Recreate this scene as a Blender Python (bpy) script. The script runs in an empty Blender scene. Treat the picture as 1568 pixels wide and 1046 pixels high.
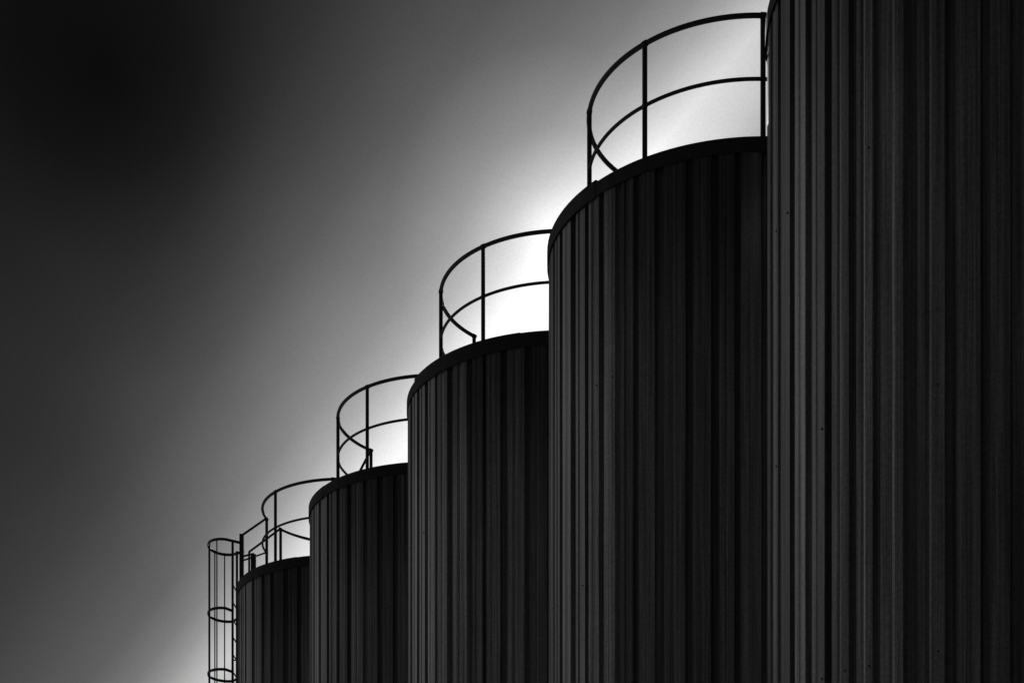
import bpy, bmesh, math, random
from mathutils import Vector, Matrix
random.seed(7)
S=1.8; EYE=1.6; F=2410.9; YH=1694.9; CX=784.0
sc=bpy.context.scene
sc.view_settings.view_transform='Standard'; sc.view_settings.look='None'
sc.view_settings.exposure=0; sc.view_settings.gamma=1
def pdir(x,y): return Vector(((x-CX)/F,1.0,(YH-y)/F)).normalized()

# ---------------- camera (level, rising front like a view camera) -------------
cam=bpy.data.cameras.new("camera"); co=bpy.data.objects.new("camera",cam)
sc.collection.objects.link(co); sc.camera=co
co.location=(0,0,EYE); co.rotation_euler=(math.radians(90),0,0)
cam.sensor_width=36; cam.lens=F/1568*36; cam.shift_y=(YH-523)/1568
cam.clip_end=6000

# ---------------- materials ----------------
def newmat(name):
    m=bpy.data.materials.new(name); m.use_nodes=True
    nt=m.node_tree; b=nt.nodes["Principled BSDF"]
    return m,nt,b
def N(nt,t,**k):
    n=nt.nodes.new(t)
    for a,v in k.items(): setattr(n,a,v)
    return n
def clad_mat():
    m,nt,b=newmat("weathered_steel_cladding")
    tc=N(nt,"ShaderNodeTexCoord")
    mp=N(nt,"ShaderNodeMapping"); mp.inputs["Scale"].default_value=(16,16,.2)
    nt.links.new(tc.outputs["Object"],mp.inputs["Vector"])
    n1=N(nt,"ShaderNodeTexNoise"); n1.inputs["Scale"].default_value=1; n1.inputs["Detail"].default_value=6; n1.inputs["Roughness"].default_value=.7
    nt.links.new(mp.outputs[0],n1.inputs["Vector"])
    mp2=N(nt,"ShaderNodeMapping"); mp2.inputs["Scale"].default_value=(90,90,1.0)
    nt.links.new(tc.outputs["Object"],mp2.inputs["Vector"])
    n2=N(nt,"ShaderNodeTexNoise"); n2.inputs["Scale"].default_value=1; n2.inputs["Detail"].default_value=4
    nt.links.new(mp2.outputs[0],n2.inputs["Vector"])
    n3=N(nt,"ShaderNodeTexNoise"); n3.inputs["Scale"].default_value=45; n3.inputs["Detail"].default_value=5
    nt.links.new(tc.outputs["Object"],n3.inputs["Vector"])
    at=N(nt,"ShaderNodeAttribute"); at.attribute_name="tone"
    def mth(op,a,bb):
        x=N(nt,"ShaderNodeMath",operation=op)
        for i,v in enumerate((a,bb)):
            if isinstance(v,(int,float)): x.inputs[i].default_value=v
            else: nt.links.new(v,x.inputs[i])
        return x.outputs[0]
    s=mth('ADD',mth('MULTIPLY',n1.outputs["Fac"],1.0),mth('MULTIPLY',n2.outputs["Fac"],.6))
    s=mth('ADD',s,mth('MULTIPLY',n3.outputs["Fac"],.4))
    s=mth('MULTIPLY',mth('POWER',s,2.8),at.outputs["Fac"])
    # shade below the rim painted into the base colour, broken up by the streak noise
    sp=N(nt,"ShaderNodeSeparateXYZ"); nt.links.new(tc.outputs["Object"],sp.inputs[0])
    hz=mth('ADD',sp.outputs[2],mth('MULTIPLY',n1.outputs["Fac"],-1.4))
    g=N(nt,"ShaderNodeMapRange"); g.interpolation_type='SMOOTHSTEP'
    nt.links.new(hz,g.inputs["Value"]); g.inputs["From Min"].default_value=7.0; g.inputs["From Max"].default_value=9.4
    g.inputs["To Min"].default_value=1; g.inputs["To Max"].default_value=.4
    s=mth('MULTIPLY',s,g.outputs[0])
    v=mth('MULTIPLY',s,.25)
    cb=N(nt,"ShaderNodeCombineColor")
    for i in range(3): nt.links.new(v,cb.inputs[i])
    nt.links.new(cb.outputs[0],b.inputs["Base Color"])
    b.inputs["Metallic"].default_value=.5
    r=N(nt,"ShaderNodeMapRange"); r.inputs["To Min"].default_value=.28; r.inputs["To Max"].default_value=.52
    nt.links.new(n1.outputs["Fac"],r.inputs["Value"]); nt.links.new(r.outputs[0],b.inputs["Roughness"])
    bp=N(nt,"ShaderNodeBump"); bp.inputs["Strength"].default_value=.2; bp.inputs["Distance"].default_value=.004
    nt.links.new(n2.outputs["Fac"],bp.inputs["Height"]); nt.links.new(bp.outputs[0],b.inputs["Normal"])
    return m
def plain(name,col,rough,metal=0,scale=14,amp=.35):
    m,nt,b=newmat(name)
    tc=N(nt,"ShaderNodeTexCoord"); n=N(nt,"ShaderNodeTexNoise"); n.inputs["Scale"].default_value=scale; n.inputs["Detail"].default_value=6
    nt.links.new(tc.outputs["Object"],n.inputs["Vector"])
    r=N(nt,"ShaderNodeValToRGB")
    a=col*(1-amp); c=col*(1+amp)
    r.color_ramp.elements[0].position=.3; r.color_ramp.elements[0].color=(a,a,a,1)
    r.color_ramp.elements[1].position=.7; r.color_ramp.elements[1].color=(c,c,c,1)
    nt.links.new(n.outputs["Fac"],r.inputs[0]); nt.links.new(r.outputs[0],b.inputs["Base Color"])
    b.inputs["Roughness"].default_value=rough; b.inputs["Metallic"].default_value=metal
    return m
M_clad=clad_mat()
M_flash=plain("dark_rim_flashing",.018,.8,.0)
M_roof=plain("roof_sheet",.06,.7,0)
M_rail=plain("painted_steel_rail",.012,.6,0)
M_bolt=plain("fixing_screw",.03,.6,0)
M_conc=plain("concrete",.25,.9,0,3)
M_ground=plain("gravel_ground",.22,.95,0,1.5,.3)

# ---------------- mesh helpers ----------------
def obj(name,bm,mat,parent=None,loc=(0,0,0),smooth=False):
    me=bpy.data.meshes.new(name); bm.to_mesh(me); bm.free()
    me.materials.append(mat)
    if smooth:
        for p in me.polygons: p.use_smooth=True
    o=bpy.data.objects.new(name,me); sc.collection.objects.link(o)
    o.location=loc
    if parent: o.parent=parent
    return o
def tube(bm,pts,r,seg=10,closed=False):
    n=len(pts); rings=[]
    for i,p in enumerate(pts):
        p=Vector(p)
        if closed: t=Vector(pts[(i+1)%n])-Vector(pts[i-1])
        else: t=Vector(pts[min(i+1,n-1)])-Vector(pts[max(i-1,0)])
        t.normalize()
        up=Vector((0,0,1)) if abs(t.z)<.9 else Vector((1,0,0))
        a=t.cross(up).normalized(); b=a.cross(t).normalized()
        rings.append([bm.verts.new(p+r*(math.cos(2*math.pi*k/seg)*a+math.sin(2*math.pi*k/seg)*b)) for k in range(seg)])
    m=n if closed else n-1
    for i in range(m):
        A=rings[i];B=rings[(i+1)%n]
        for k in range(seg): bm.faces.new((A[k],A[(k+1)%seg],B[(k+1)%seg],B[k]))
    if not closed:
        bm.faces.new(rings[0][::-1]); bm.faces.new(rings[-1])
def boxbar(bm,p,ax,ay,az,sx,sy,sz):
    vs=[]
    for k in (-.5,.5):
        for (i,j) in ((-.5,-.5),(.5,-.5),(.5,.5),(-.5,.5)):
            vs.append(bm.verts.new(p+ax*sx*i+ay*sy*j+az*sz*k))
    for f in ((3,2,1,0),(4,5,6,7),(0,1,5,4),(1,2,6,5),(2,3,7,6),(3,0,4,7)): bm.faces.new([vs[i] for i in f])

R=S; HT=4.633*S+EYE; RR=.7827*S; TOP=.7231*S; MID=.4122*S
def pol(r,deg,z): a=math.radians(deg); return Vector((r*math.cos(a),r*math.sin(a),z))
def arc(r,a0,a1,z,step=3):
    n=max(2,int(abs(a1-a0)/step)+1); return [pol(r,a0+(a1-a0)*i/(n-1),z) for i in range(n)]
def roofz(r): return HT-.05+.10*(1-(r/R)**2)

NP=50
def make_cladding(parent,seed):
    rnd=random.Random(seed)
    bm=bmesh.new()
    prof=[];tones=[];pans=[]
    off=rnd.random()
    ws=[rnd.uniform(.78,1.22) for _ in range(NP)]
    tot=sum(ws); a=off*7; sheet=1
    for i in range(NP):
        if i%4==0: sheet=rnd.uniform(.65,1.3)
        t=sheet*rnd.uniform(.7,1.3)
        per=360*ws[i]/tot
        d=rnd.uniform(.024,.036)
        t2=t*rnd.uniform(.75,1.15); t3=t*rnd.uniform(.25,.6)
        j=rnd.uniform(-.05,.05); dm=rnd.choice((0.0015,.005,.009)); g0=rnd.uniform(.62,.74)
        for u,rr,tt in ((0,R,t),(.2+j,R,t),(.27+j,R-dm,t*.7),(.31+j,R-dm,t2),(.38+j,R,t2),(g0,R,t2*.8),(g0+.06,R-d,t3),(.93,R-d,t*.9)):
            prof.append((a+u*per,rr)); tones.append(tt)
        pans.append(a+(.5*(g0+.38))*per)
        a+=per
    zs=[.32,HT-.03]
    rings=[[bm.verts.new(pol(r,a,z)) for a,r in prof] for z in zs]
    n=len(prof); vals=[]
    for k in range(len(zs)-1):
        for i in range(n):
            j=(i+1)%n
            bm.faces.new((rings[k][i],rings[k][j],rings[k+1][j],rings[k+1][i])); vals.append(tones[i])
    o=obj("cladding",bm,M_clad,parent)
    at=o.data.attributes.new("tone",'FLOAT','FACE')
    for i,v in enumerate(vals): at.data[i].value=v
    bm=bmesh.new()
    z=1.1
    while z<HT-.4:
        for pa in pans:
            if rnd.random()<.3:
                p=pol(R+.003,pa,z+rnd.uniform(-.006,.006))
                r=pol(1,pa,0); t=pol(1,pa+90,0)
                boxbar(bm,p,r,t,Vector((0,0,1)),.009,.010,.010)
        z+=1.75
    obj("fixing_screws",bm,M_bolt,parent)

def make_silo(k,rail_spans,posts):
    C=Vector((1.1985+.8855*(k-3),8.5046-1.8977*(k-3),0))*S
    e=bpy.data.objects.new("storage_silo",None); sc.collection.objects.link(e); e.location=C
    e.empty_display_size=1
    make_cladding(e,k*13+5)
    rnd=random.Random(k)
    bm=bmesh.new(); ns=7; o0=rnd.uniform(0,50)
    for i in range(ns):
        a0=o0+i*360/ns; a1=a0+360/ns+1.2
        ro=R+.012+(i%2)*.004; zt=HT+rnd.uniform(-.014,.022); zb=HT-.15-(i%2)*.006
        pr=[]
        for a in [a0+(a1-a0)*j/20 for j in range(21)]:
            pr.append([bm.verts.new(pol(ro,a,zb)),bm.verts.new(pol(ro,a,zt-.015)),bm.verts.new(pol(ro-.015,a,zt)),bm.verts.new(pol(ro-.09,a,zt+.004)),bm.verts.new(pol(ro-.09,a,zt-.02)),bm.verts.new(pol(ro-.008,a,zb))])
        for j in range(20):
            for q in range(6):
                bm.faces.new((pr[j][q],pr[j+1][q],pr[j+1][(q+1)%6],pr[j][(q+1)%6]))
        bm.faces.new(pr[0][::-1]); bm.faces.new(pr[-1])
    obj("rim_flashing",bm,M_flash,e)
    bm=bmesh.new(); rs=[R-.02,R*.8,R*.55,R*.3,.35]; rings=[[bm.verts.new(pol(r,a,roofz(r))) for a in range(0,360,6)] for r in rs]
    for i in range(len(rs)-1):
        for j in range(60): bm.faces.new((rings[i][j],rings[i][(j+1)%60],rings[i+1][(j+1)%60],rings[i+1][j]))
    bm.faces.new(rings[-1])
    obj("roof",bm,M_roof,e)
    bm=bmesh.new(); n=72
    A=[bm.verts.new(pol(R+.12,i*5,0)) for i in range(n)];B=[bm.verts.new(pol(R+.12,i*5,.29)) for i in range(n)];Cc=[bm.verts.new(pol(R+.09,i*5,.32)) for i in range(n)]
    for i in range(n):
        j=(i+1)%n; bm.faces.new((A[i],A[j],B[j],B[i])); bm.faces.new((B[i],B[j],Cc[j],Cc[i]))
    bm.faces.new(Cc)
    obj("plinth",bm,M_conc,e)
    bm=bmesh.new()
    for a0,a1 in rail_spans:
        for z,r in ((HT+TOP-.01,.023),(HT+MID-.01,.017)):
            tube(bm,arc(RR,a0,a1,z),r)
    for a in posts:
        tube(bm,[pol(RR,a,roofz(RR)-.02),pol(RR,a,HT+TOP-.012)],.024)
        boxbar(bm,pol(RR,a,roofz(RR)+.006),pol(1,a,0),pol(1,a+90,0),Vector((0,0,1)),.12,.10,.012)
        tube(bm,[pol(RR,a-.9,HT+TOP-.01),pol(RR,a+.9,HT+TOP-.01)],.028)
        tube(bm,[pol(RR,a-.8,HT+MID-.01),pol(RR,a+.8,HT+MID-.01)],.022)
    obj("guard_rail",bm,M_rail,e)
    return e,C
base=-87.6
P8=[base+45*i for i in range(8)]
silos={}
for k in (0,1,2,3,4,5):
    if k==0:
        spans=[(-189,151)]; posts=[-189,-140,-95,-50,-5,40,85,120,151]
    elif k==1:
        spans=[(-222.6,92.4)]; posts=[-222.6,-175,-130,-87.6,-42.6,2.4,47.4,92.4]
    elif k==2:
        spans=[(-222.6,92.4)]; posts=[-222.6,-175,-129,-86,-42.6,2.4,47.4,92.4]
    else:
        spans=[(-222.6,137.4)]; posts=P8
    silos[k]=make_silo(k,spans,posts)

e,C=silos[1]
bm=bmesh.new(); tube(bm,[pol(RR,-222.6,HT+TOP),Vector((-.69*S,-.33*S,roofz(RR)))],.018)
obj("access_brace",bm,M_rail,e)

# ladder + safety cage on farthest silo
e,C=silos[0]
la=180.0; rad=pol(1,la,0); tan=pol(1,la+90,0)
SO=.075
bm=bmesh.new()
ztop=EYE+5.05*S
for s in (-.20,.20):
    tube(bm,[rad*(R+SO)+tan*s+Vector((0,0,.35)),rad*(R+SO)+tan*s+Vector((0,0,ztop))],.02)
z=.5
while z<HT+.1:
    tube(bm,[rad*(R+SO)-tan*.2+Vector((0,0,z)),rad*(R+SO)+tan*.2+Vector((0,0,z))],.011,8); z+=.28
z=.8
while z<HT:
    for s in (-.2,.2): tube(bm,[rad*(R-.01)+tan*s+Vector((0,0,z)),rad*(R+SO)+tan*s+Vector((0,0,z))],.012,8)
    z+=2
obj("ladder",bm,M_rail,e)
bm=bmesh.new()
def hoop(z,top=False):
    pts=[rad*(R+(SO if not top else -.04))+tan*(-.2)+Vector((0,0,z))]
    for i in range(25):
        t=math.radians(-105+210*i/24)
        pts.append(rad*(R+SO+.16+.27*math.cos(t))+tan*(.36*math.sin(t))+Vector((0,0,z)))
    pts.append(rad*(R+(SO if not top else -.04))+tan*(.2)+Vector((0,0,z)))
    return pts
hz=[ztop]+[EYE+5.0*S-1.01-.98*i for i in range(7)]
for i,z in enumerate(hz):
    h=hoop(z,i==0)
    for dz in (-.014,0,.014): tube(bm,[p+Vector((0,0,dz)) for p in h],.009,6)
for t in (-75,-38,0,38,75):
    t=math.radians(t)
    p=rad*(R+SO+.16+.26*math.cos(t))+tan*(.35*math.sin(t))
    tube(bm,[p+Vector((0,0,hz[-1]-.06)),p+Vector((0,0,ztop+.02))],.0105,6)
obj("safety_cage",bm,M_rail,e)
bm=bmesh.new()
tl=187
boxbar(bm,pol(R-.06,tl,HT+.42),rad,tan,Vector((0,0,1)),.065,.06,.92)
tube(bm,[pol(R-.06,tl,HT+.86),pol(RR,171,HT+TOP)],.018)
tube(bm,[pol(R-.06,tl,HT+.45),pol(RR,171,HT+MID)],.014)
tube(bm,[pol(R-.06,168,HT+.80),pol(RR,151,HT+TOP)],.018)
tube(bm,[pol(R-.06,168,HT-.02),pol(R-.06,168,HT+.80)],.018)
boxbar(bm,pol(R-.24,195,HT+.24),rad,tan,Vector((0,0,1)),.08,.05,.5)
tube(bm,[pol(R-.06,tl,HT+.52),pol(R-.24,195,HT+.5)],.016)
obj("access_gate",bm,M_rail,e)

# ---------------- ground ----------------
bm=bmesh.new(); L=2500
vs=[bm.verts.new(v) for v in ((-L,-L,0),(L,-L,0),(L,L,0),(-L,L,0))]; bm.faces.new(vs)
obj("ground",bm,M_ground)
bm=bmesh.new()
dv=Vector((.8855,-1.8977,0)).normalized(); pv=Vector((dv.y,-dv.x,0))
c0=Vector((1.1985,8.5046,0))*S
boxbar(bm,c0+Vector((0,0,.0)),dv,pv,Vector((0,0,1)),30,7,.12)
obj("concrete_pavement",bm,M_conc)

# ---------------- sun ----------------
sd=pdir(843,360)
sun=bpy.data.lights.new("sun",'SUN'); so=bpy.data.objects.new("sun",sun); sc.collection.objects.link(so)
sun.energy=3.5; sun.angle=math.radians(.5); sun.color=(1,.985,.96)
so.rotation_euler=(-sd).to_track_quat('-Z','Y').to_euler(); so.location=(0,0,30)

# ---------------- sky ----------------
w=bpy.data.worlds.new("World"); sc.world=w; w.use_nodes=True
nt=w.node_tree; nt.nodes.clear()
out=N(nt,"ShaderNodeOutputWorld"); bg=N(nt,"ShaderNodeBackground")
nt.links.new(bg.outputs[0],out.inputs[0])
def V(v,i,n):
    if isinstance(v,(int,float)): n.inputs[i].default_value=v
    elif isinstance(v,Vector): n.inputs[i].default_value=v
    else: nt.links.new(v,n.inputs[i])
def mth(op,a,b=0.0,clamp=False):
    n=N(nt,"ShaderNodeMath",operation=op); n.use_clamp=clamp; V(a,0,n); V(b,1,n); return n.outputs[0]
def dot(a,b):
    n=N(nt,"ShaderNodeVectorMath",operation='DOT_PRODUCT'); V(a,0,n); V(b,1,n); return n.outputs["Value"]
def hdir(azd,el): 
    a=math.radians(azd); return Vector((math.sin(a)*math.cos(el),math.cos(a)*math.cos(el),math.sin(el)))
tc=N(nt,"ShaderNodeTexCoord"); D=tc.outputs["Generated"]
def ramp(val,lo,hi,stops,interp='LINEAR'):
    mr=N(nt,"ShaderNodeMapRange"); V(val,0,mr); mr.inputs[1].default_value=lo; mr.inputs[2].default_value=hi
    r=N(nt,"ShaderNodeValToRGB"); nt.links.new(mr.outputs[0],r.inputs[0]); cr=r.color_ramp; cr.interpolation=interp
    el=cr.elements
    for i,(p,v) in enumerate(stops):
        p=(p-lo)/(hi-lo)
        if i<2: e=el[i]; e.position=p
        else: e=el.new(p)
        e.color=(v,v,v,1)
    return r.outputs[0]
p1=pdir(1175,0);p2=pdir(340,1000)
nrm=p1.cross(p2).normalized()
if nrm.dot(pdir(100,100))<0: nrm=-nrm
ux,uy=-.767,-.643
def sval(px): return nrm.dot(pdir(780+ux*px,497+uy*px))
Fst=[(-500,.012),(-250,.15),(-80,.5),(0,.62),(45,.50),(100,.38),(160,.28),(230,.19),(325,.11),(415,.072),(520,.046),(700,.027),(1000,.015)]
sd_=dot(D,nrm)
F_=ramp(sd_,-.5,.6,[(sval(p),v) for p,v in Fst])
Fn=ramp(sd_,-.1,.1,[(sval(p),v) for p,v in [(-150,.0),(-60,.4),(0,.55),(30,.38),(60,.19),(95,.07),(150,0)]])
ang=mth('ARCCOSINE',dot(D,sd))
G_=ramp(ang,0,3.15,[(0,1.0),(.07,.98),(.14,.86),(.22,.6),(.30,.37),(.45,.28),(1.2,.10),(3.1,.05)])
Gn=ramp(ang,0,3.15,[(0,1.0),(.2,.85),(.32,.6),(.6,.1),(1.0,0)])
ca=mth('ARCCOSINE',dot(D,pdir(160,110)))
K_=ramp(ca,0,1.0,[(0,.18),(.045,.32),(.09,.65),(.15,.9),(.25,1.0)])
sep=N(nt,"ShaderNodeSeparateXYZ"); nt.links.new(D,sep.inputs[0])
Hst=[(pdir(950,y).z,v) for y,v in ((500,1.0),(330,.9),(200,.66),(60,.55),(-200,.45))]
H_=ramp(sep.outputs[2],0,1,[(0,1.0)]+Hst)
core=ramp(ang,0,1.0,[(0,1.0),(.012,.8),(.025,.5),(.05,.22),(.09,.06),(.2,0)])
la_=mth('ARCCOSINE',dot(D,hdir(-57,.42)))
fill_lobe=ramp(la_,0,3.15,[(0,.46),(.2,.33),(.35,.13),(.48,.03),(.58,0)])  # added glow left of frame, brightens left-facing cladding
lb_=mth('ARCCOSINE',dot(D,hdir(-118,.5)))
fill_lobe2=ramp(lb_,0,3.15,[(0,.034),(.4,.022),(.8,.006),(1.0,0)])  # weak added fill from behind-left of the camera, lifts the silo fronts
sky=N(nt,"ShaderNodeTexSky",sky_type='NISHITA'); sky.sun_disc=False
sky.sun_elevation=math.asin(sd.z); sky.sun_rotation=math.atan2(sd.x,sd.y)
bw=N(nt,"ShaderNodeRGBToBW"); nt.links.new(sky.outputs[0],bw.inputs[0])
nz=N(nt,"ShaderNodeTexNoise"); nt.links.new(D,nz.inputs["Vector"]); nz.inputs["Scale"].default_value=6; nz.inputs["Detail"].default_value=3
gr=N(nt,"ShaderNodeTexNoise"); nt.links.new(D,gr.inputs["Vector"]); gr.inputs["Scale"].default_value=900; gr.inputs["Detail"].default_value=0
cl=mth('MULTIPLY_ADD',nz.outputs["Fac"],.5); cl.node.inputs[2].default_value=.75
g2=mth('MULTIPLY_ADD',gr.outputs["Fac"],.12); g2.node.inputs[2].default_value=.94
t=mth('MULTIPLY',F_,G_)
t=mth('ADD',t,mth('MULTIPLY',Fn,Gn))
t=mth('MULTIPLY',t,H_)
t=mth('ADD',t,.006)
t=mth('ADD',t,mth('MULTIPLY',core,.45))
t=mth('ADD',t,mth('MULTIPLY',bw.outputs[0],.0005))
t=mth('ADD',t,fill_lobe); t=mth('ADD',t,fill_lobe2)
t=mth('MULTIPLY',t,K_); t=mth('MULTIPLY',t,cl); t=mth('MULTIPLY',t,g2)
cb=N(nt,"ShaderNodeCombineColor")
for i in range(3): nt.links.new(t,cb.inputs[i])
nt.links.new(cb.outputs[0],bg.inputs[0]); bg.inputs[1].default_value=1.0
